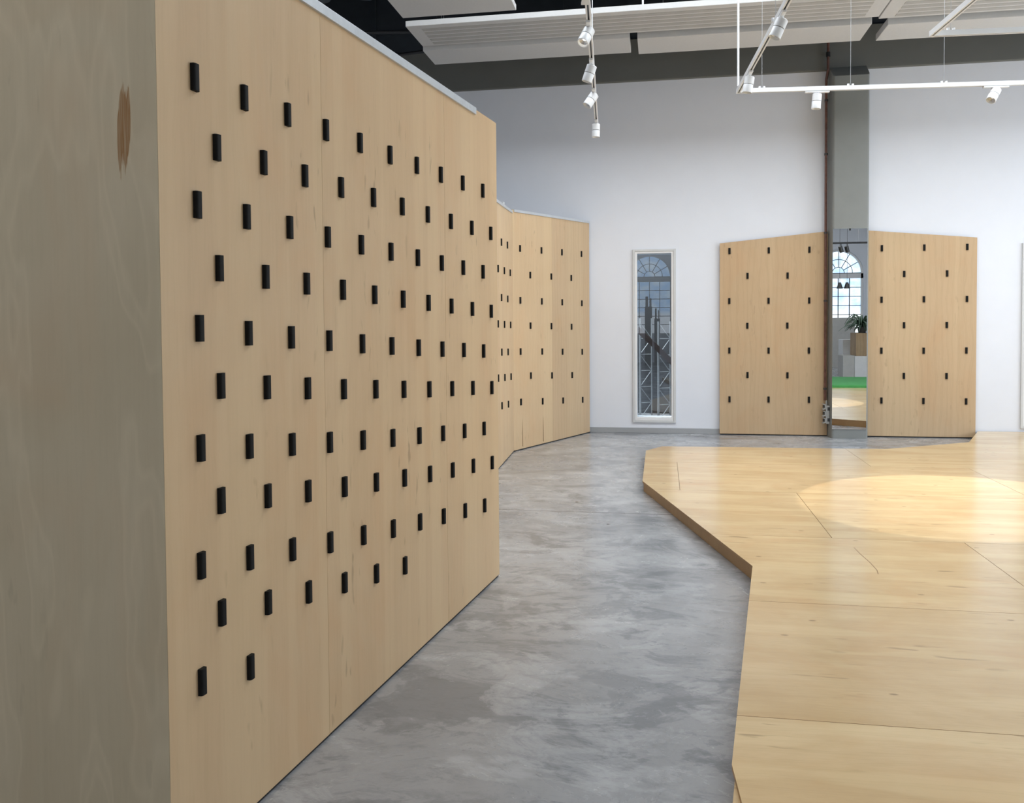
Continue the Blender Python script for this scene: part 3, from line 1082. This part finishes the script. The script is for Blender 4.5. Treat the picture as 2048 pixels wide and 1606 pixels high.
t2 = thing('lighting_track', 'L-shaped white lighting track whose corner hangs left of the pillar', 'lighting track')
rail(t2, (1.80, 4.9), (2.200, 8.275))
rail(t2, (2.205, 8.262), (5.6, 7.985))
bm = B()
add_tube(bm, (2.185, 8.22, TZ + 0.05), (2.185, 8.22, ROOF), 0.0105, 10)
obj('feed_rod', bm, M['white'], t2)
for (x, y) in ((2.42, 8.245), (3.245, 8.177), (4.10, 8.107)):
    wire(t2, x, y, TZ + 0.034, 0.002)
wire(t2, 1.98, 6.4, TZ + 0.034, 0.002)

t3 = thing('lighting_track', 'L-shaped white lighting track at the upper right corner, without spotlights in view', 'lighting track')
rail(t3, (3.13, 5.2), (3.272, 6.66))
rail(t3, (3.278, 6.665), (5.2, 6.44))
wire(t3, 3.41, 6.645, TZ + 0.034, 0.002)
wire(t3, 3.43, 6.3, TZ + 0.2, 0.002, mat='shade', clip_=False)


def lathe_obj(name, prof, mat, parent, m, seg=32):
    bm = B()
    add_lathe(bm, prof, seg)
    return obj(name, bm, mat, parent, m, smooth=True)


def spotlight(label, x, y, aim, along, shift=0.0, lit='led_dim', group='white track spotlights'):
    """adapter in the rail, a pivot, and a two-part cylinder aimed along `aim`"""
    t = thing('spotlight', label, 'spotlight', TR(x, y, TZ, math.atan2(along[1], along[0])), group)
    q = t.matrix_world.inverted()
    bm = B()
    add_box(bm, -0.115, 0.115, -0.016, 0.016, -0.024, -0.0065)
    obj('adapter', bm, M['white'], t, bevel=0.003)
    bm = B()
    add_tube(bm, (0, 0, -0.055), (0, 0, -0.02), 0.011, 12)
    add_tube(bm, (0, 0, -0.05), (0, 0, -0.03), 0.018, 12)
    obj('pivot', bm, M['lens'], t)
    a = Vector(aim).normalized()
    rot = (q.to_3x3() @ a).to_track_quat('-Z', 'Y').to_matrix().to_4x4()
    cen = Vector((0, 0, -0.055)) + (q.to_3x3() @ a) * (0.048 + shift)
    m = Matrix.Translation(cen) @ rot
    r = 0.0435
    lathe_obj('housing', [(0, 0.068), (r - 0.004, 0.068), (r, 0.064), (r, 0.003), (r - 0.004, 0.002), (r - 0.004, -0.003), (0, -0.003)], M['white'], t, m)
    h = lathe_obj('head', [(r - 0.006, -0.002), (r - 0.001, -0.002), (r, -0.004), (r, -0.071), (r - 0.003, -0.073), (r - 0.006, -0.071), (r - 0.010, -0.050), (0.012, -0.030), (0, -0.030)], M['white'], t, m)
    bm = B()
    add_lathe(bm, [(0.0, -0.0305), (0.0115, -0.0308), (r - 0.0098, -0.0502), (r - 0.0092, -0.0520), (0.0112, -0.0325), (0.0, -0.0325)], 32)
    obj('reflector', bm, M['lens'], h, smooth=True)
    bm = B()
    add_lathe(bm, [(0.0, -0.0328), (0.010, -0.0332), (0.010, -0.0355), (0, -0.0365)], 24)
    obj('lamp', bm, M[lit], h, smooth=True)
    bm = B()
    add_lathe(bm, [(r - 0.0038, 0.003), (r - 0.0030, 0.0), (r - 0.0038, -0.003)], 32)
    obj('shadow_gap', bm, M['shade'], t, m, smooth=True)
    return t, t.matrix_world @ m


A1 = (0.522, 4.46)
S = []
S.append(spotlight('lit white spotlight on the left track, nearest and highest of its four', 0.582, 6.36, (-0.40, -0.42, -0.80), A1, lit='led'))
S.append(spotlight('white spotlight on the left track, second from the front', 0.686, 7.25, (-0.32, 0.10, -0.94), A1))
S.append(spotlight('white spotlight on the left track tilted steeply, third from the front', 0.792, 8.15, (-0.55, -0.20, -0.80), A1))
S.append(spotlight('white spotlight hanging straight down at the far end of the left track', 0.938, 9.38, (-0.03, 0.03, -1), A1))
A2 = (0.4, 3.375)
S.append(spotlight('white spotlight on the slanting arm of the corner track, high up', 1.952, 6.18, (-0.40, 0.05, -0.92), A2))
S.append(spotlight('white spotlight at the corner of the L-shaped track', 2.125, 7.62, (-0.16, 0.04, -0.98), A2))
A3 = (3.395, -0.277)
S.append(spotlight('white spotlight on the crossbar just left of the pillar', 2.935, 8.203, (-0.07, 0.05, -1), A3))
S.append(spotlight('tilted white spotlight at the right end of the crossbar', 4.57, 8.069, (-0.55, -0.26, -0.80), A3))
S.append(spotlight('white spotlight farthest right on the crossbar, past the tilted one', 5.25, 8.013, (-1.62, -1.32, -3.4), A3))

# ------------------------------------------------------------------ store room behind the narrow window
for i, (u, h, z1) in enumerate(((-0.1, 2.15, 1.62), (0.16, 1.85, 1.60), (0.40, 1.55, 1.58), (0.66, 1.25, 1.55), (0.93, 0.95, 1.50))):
    lab = ['dim aluminium lattice mast behind the window glass, farthest left', 'aluminium lattice mast behind the window glass, second from the left',
           'aluminium lattice mast behind the middle of the window glass', 'bright aluminium lattice mast behind the window glass, second from the right',
           'aluminium lattice mast behind the window glass, cut by the right frame edge'][i]
    t = thing('lattice_mast', lab, 'truss', WM, 'lattice masts in the store room')
    for du, dh, rr in ((0.0, 0.0, 0.019), (0.17, 0.12, 0.011)):
        bm = B()
        add_tube(bm, (u + du, h + dh, 0.0), (u + du, h + dh, z1), rr, 10)
        obj('upright', bm, M['truss'], t, smooth=True)
    bm = B()
    z = 0.05
    k = 0
    while z + 0.22 < z1:
        a, b = ((u, h), (u + 0.17, h + 0.12)) if k % 2 == 0 else ((u + 0.17, h + 0.12), (u, h))
        add_tube(bm, (u, h, z), (u + 0.17, h + 0.12, z), 0.006, 6)
        add_tube(bm, (a[0], a[1], z), (b[0], b[1], z + 0.24), 0.006, 6)
        z += 0.24
        k += 1
    obj('lacing', bm, M['truss'], t)
bm = B()
q0, q1 = Vector((0.40, 0.62, 1.63)), Vector((1.35, 0.62, 0.70))
d = (q1 - q0).normalized()
nn = Vector((-d.z, 0, d.x)) * 0.038
vs = []
for y in (0.59, 0.65):
    for p in (q0 - nn, q1 - nn, q1 + nn, q0 + nn):
        vs.append(bm.verts.new((p.x, y, p.z)))
for q in ((0, 1, 2, 3), (7, 6, 5, 4), (0, 4, 5, 1), (1, 5, 6, 2), (2, 6, 7, 3), (3, 7, 4, 0)):
    bm.faces.new([vs[i] for i in q])
tag(obj('brace', bm, M['rust'], None, WM), 'slanting brown brace behind the narrow window glass', 'brace')

# ------------------------------------------------------------------ what the mirror shows
bm = B()
add_box(bm, 4.0, 7.4, -10.35, -7.6, 0.0905, 0.118, 0)
add_box(bm, 4.0, 7.4, -10.35, -7.6, 0.1185, 0.146, 0)
m_ = obj('foam_mat', bm, [M['mat'], M['mat_side']], None, WM, bevel=0.006)
tag(m_, 'green foam mat on the platform, seen in the mirror', 'mat')

t = thing('crate', 'big white crate seen in the mirror, under the wooden box', 'crate', WM)
bm = B()
add_box(bm, 5.96, 6.9, -13.2, -12.4, 0.0, 0.56)
obj('body', bm, M['box_white'], t, bevel=0.006)
bm = B()
add_box(bm, 5.67, 5.955, -13.1, -12.42, 0.0, 0.57)
obj('side_board', bm, M['box_grey'], t, bevel=0.004)
bm = B()
add_box(bm, 6.0, 6.9, -13.15, -12.45, 0.562, 1.16)
tag(obj('wooden_box', bm, M['card'], None, WM, bevel=0.005), 'wood-grained box on the white crate, seen in the mirror', 'box')
bm = B()
add_box(bm, 5.88, 6.3, -14.1, -13.5, 0.0, 0.97)
tag(obj('pedestal', bm, M['box_white'], None, WM, bevel=0.005), 'pale pedestal behind the wooden box, seen in the mirror', 'pedestal')
bm = B()
add_box(bm, 5.4, 7.0, -17.4, -17.25, 0.0, 1.58)
tag(obj('partition', bm, M['box_grey'], None, WM, bevel=0.005), 'grey partition under the arched window, seen in the mirror', 'partition')
t = thing('potted_fern', 'leafy green fern trailing over the boxes, seen in the mirror', 'plant', WM @ Matrix.Translation((6.22, -12.8, 1.162)))
bm = B()
add_lathe(bm, [(0, 0), (0.09, 0), (0.12, 0.16), (0.105, 0.16), (0.08, 0.02), (0, 0.02)], 20)
obj('pot', bm, M['shade'], t, smooth=True)
bm = B()
rnd = random.Random(4)
for k in range(90):
    a = rnd.uniform(0, 2 * math.pi)
    ln = rnd.uniform(0.28, 0.62)
    up = rnd.uniform(0.08, 0.34)
    prev = None
    n = 8
    for i in range(n + 1):
        s = i / n
        rr = ln * s
        z = max(0.03, 0.14 + up * math.sin(s * math.pi * 0.75) * 1.3 - 0.2 * s * s)
        c = Vector((rr * math.cos(a), rr * math.sin(a), z))
        wd = 0.028 * math.sin(math.pi * min(1, 0.12 + s * 0.88)) + 0.002
        sd = Vector((-math.sin(a), math.cos(a), 0.25)) * wd
        cur = (bm.verts.new(c - sd), bm.verts.new(c + Vector((0, 0, 0.008))), bm.verts.new(c + sd))
        if prev:
            bm.faces.new((prev[0], prev[1], cur[1], cur[0]))
            bm.faces.new((prev[1], prev[2], cur[2], cur[1]))
        prev = cur
obj('fronds', bm, M['leaf'], t)

for lab, u0, u1, zt in (('dark tall stack before the far arched window, mirrored in the narrow window glass', 0.42, 0.66, 2.36),
                        ('lower dark stack beside the tall one, mirrored in the narrow window glass', 0.74, 0.92, 1.95)):
    bm = B()
    add_box(bm, u0, u1, -18.4, -18.0, 0.0, zt - 0.35)
    add_box(bm, u0 + 0.02, u0 + (u1 - u0) * 0.45, -18.35, -18.05, zt - 0.35, zt)
    add_box(bm, u0 + (u1 - u0) * 0.72, u1 - 0.02, -18.35, -18.05, zt - 0.35, zt - 0.06)
    tag(obj('equipment_stack', bm, M['black'], None, WM, bevel=0.004), lab, 'stack', 'dark stacks by the rear window')
t = thing('black_track', 'black lighting track with two black spots, seen in the mirror', 'lighting track', WM)
bm = B()
add_box(bm, 4.3, 5.6, -9.02, -8.98, 3.20, 3.24)
obj('rail', bm, M['black'], t)
bm = B()
for u in (4.6, 5.3):
    add_tube(bm, (u, -9.0, 3.24), (u, -9.0, ROOF), 0.003, 6)
obj('suspension_wire', bm, M['wire'], t)
for u in (4.93, 5.06):
    bm = B()
    add_tube(bm, (u, -9.0, 3.20), (u, -9.0, 3.13), 0.01, 8)
    add_tube(bm, (u - 0.02, -9.0, 3.15), (u + 0.02, -9.03, 3.02), 0.045, 16)
    obj('spot_head', bm, M['black'], t)
for lab, u in (('dark pendant lamp seen in the mirror, left of the two', 5.30), ('dark pendant lamp seen in the mirror, right of the two', 5.47)):
    t = thing('pendant_lamp', lab, 'pendant lamp', WM @ Matrix.Translation((u, -11.0, 2.28)), 'pendant lamps')
    bm = B()
    add_lathe(bm, [(0.03, 0.15), (0.075, 0.0), (0.072, 0.0), (0.027, 0.15)], 20)
    obj('lamp_shade', bm, M['shade'], t, smooth=True)
    bm = B()
    add_tube(bm, (0, 0, 0.14), (0, 0, ROOF - 2.28), 0.004, 6)
    obj('cable', bm, M['black'], t)

# ------------------------------------------------------------------ light
def spot_lamp(name, m, power, deg, blend, color=(1.0, 0.90, 0.76), radius=0.02):
    l = bpy.data.lights.new(name, 'SPOT')
    l.energy = power
    l.spot_size = R(deg)
    l.spot_blend = blend
    l.color = color
    l.shadow_soft_size = radius
    o = bpy.data.objects.new(name, l)
    C.objects.link(o)
    o.matrix_world = m @ Matrix.Translation((0, 0, -0.078))
    return o


SPOT_POWER = [55, 30, 55, 40, 40, 40, 45, 45, 560]
SPOT_DEG = [60, 60, 60, 60, 60, 60, 60, 60, 30]
for i, (o, m) in enumerate(S):
    spot_lamp('spot_beam', m, SPOT_POWER[i], SPOT_DEG[i], 0.7 if i < 8 else 0.05, (1.0, 0.90, 0.76) if i < 8 else (1.0, 0.95, 0.86))

# unseen fill light, added to brighten the masts in the store room
l = bpy.data.lights.new('store_fill', 'AREA')
l.energy = 420
l.size = 1.0
o = bpy.data.objects.new('store_fill', l)
C.objects.link(o)
o.matrix_world = WM @ Matrix.Translation((0.4, 1.3, 4.1))

w = bpy.data.worlds.new('sky')
bpy.context.scene.world = w
w.use_nodes = True
nt = w.node_tree
nt.nodes.clear()
bg = nt.nodes.new('ShaderNodeBackground')
bg.inputs['Color'].default_value = (0.75, 0.86, 1.0, 1)
bg.inputs['Strength'].default_value = 0.8
out = nt.nodes.new('ShaderNodeOutputWorld')
nt.links.new(bg.outputs[0], out.inputs['Surface'])

# ------------------------------------------------------------------ camera
cam = bpy.data.cameras.new('camera')
co = bpy.data.objects.new('camera', cam)
C.objects.link(co)
cam.sensor_fit = 'HORIZONTAL'
cam.sensor_width = 36.0
cam.lens = 36.0 * 1700.0 / 2048.0
cam.shift_y = -(803.0 - 697.7) / 2048.0
cam.clip_start = 0.05
p, r = R(-1.7756), R(-0.4)
fw = Vector((0, math.cos(p), math.sin(p)))
up = Vector((0, -math.sin(p), math.cos(p)))
rt = Vector((1, 0, 0))
r2 = rt * math.cos(r) + up * math.sin(r)
u2 = -rt * math.sin(r) + up * math.cos(r)
co.matrix_world = Matrix(((r2.x, u2.x, -fw.x, 0.0), (r2.y, u2.y, -fw.y, 0.0), (r2.z, u2.z, -fw.z, 1.5), (0, 0, 0, 1)))
# turn the whole place so that the back wall lies along the world x axis
TURN = Matrix.Rotation(-WROT, 4, 'Z')
bpy.context.view_layer.update()
for o in list(bpy.context.scene.objects):
    if o.parent is None:
        o.matrix_world = TURN @ o.matrix_world
sc = bpy.context.scene
sc.camera = co
sc.view_settings.view_transform = 'Standard'
sc.view_settings.look = 'None'
sc.view_settings.exposure = -0.02
sc.view_settings.gamma = 1.0
sc.view_settings.use_curve_mapping = False
sc.cycles.use_denoising = True
sc.cycles.max_bounces = 10
sc.cycles.diffuse_bounces = 6
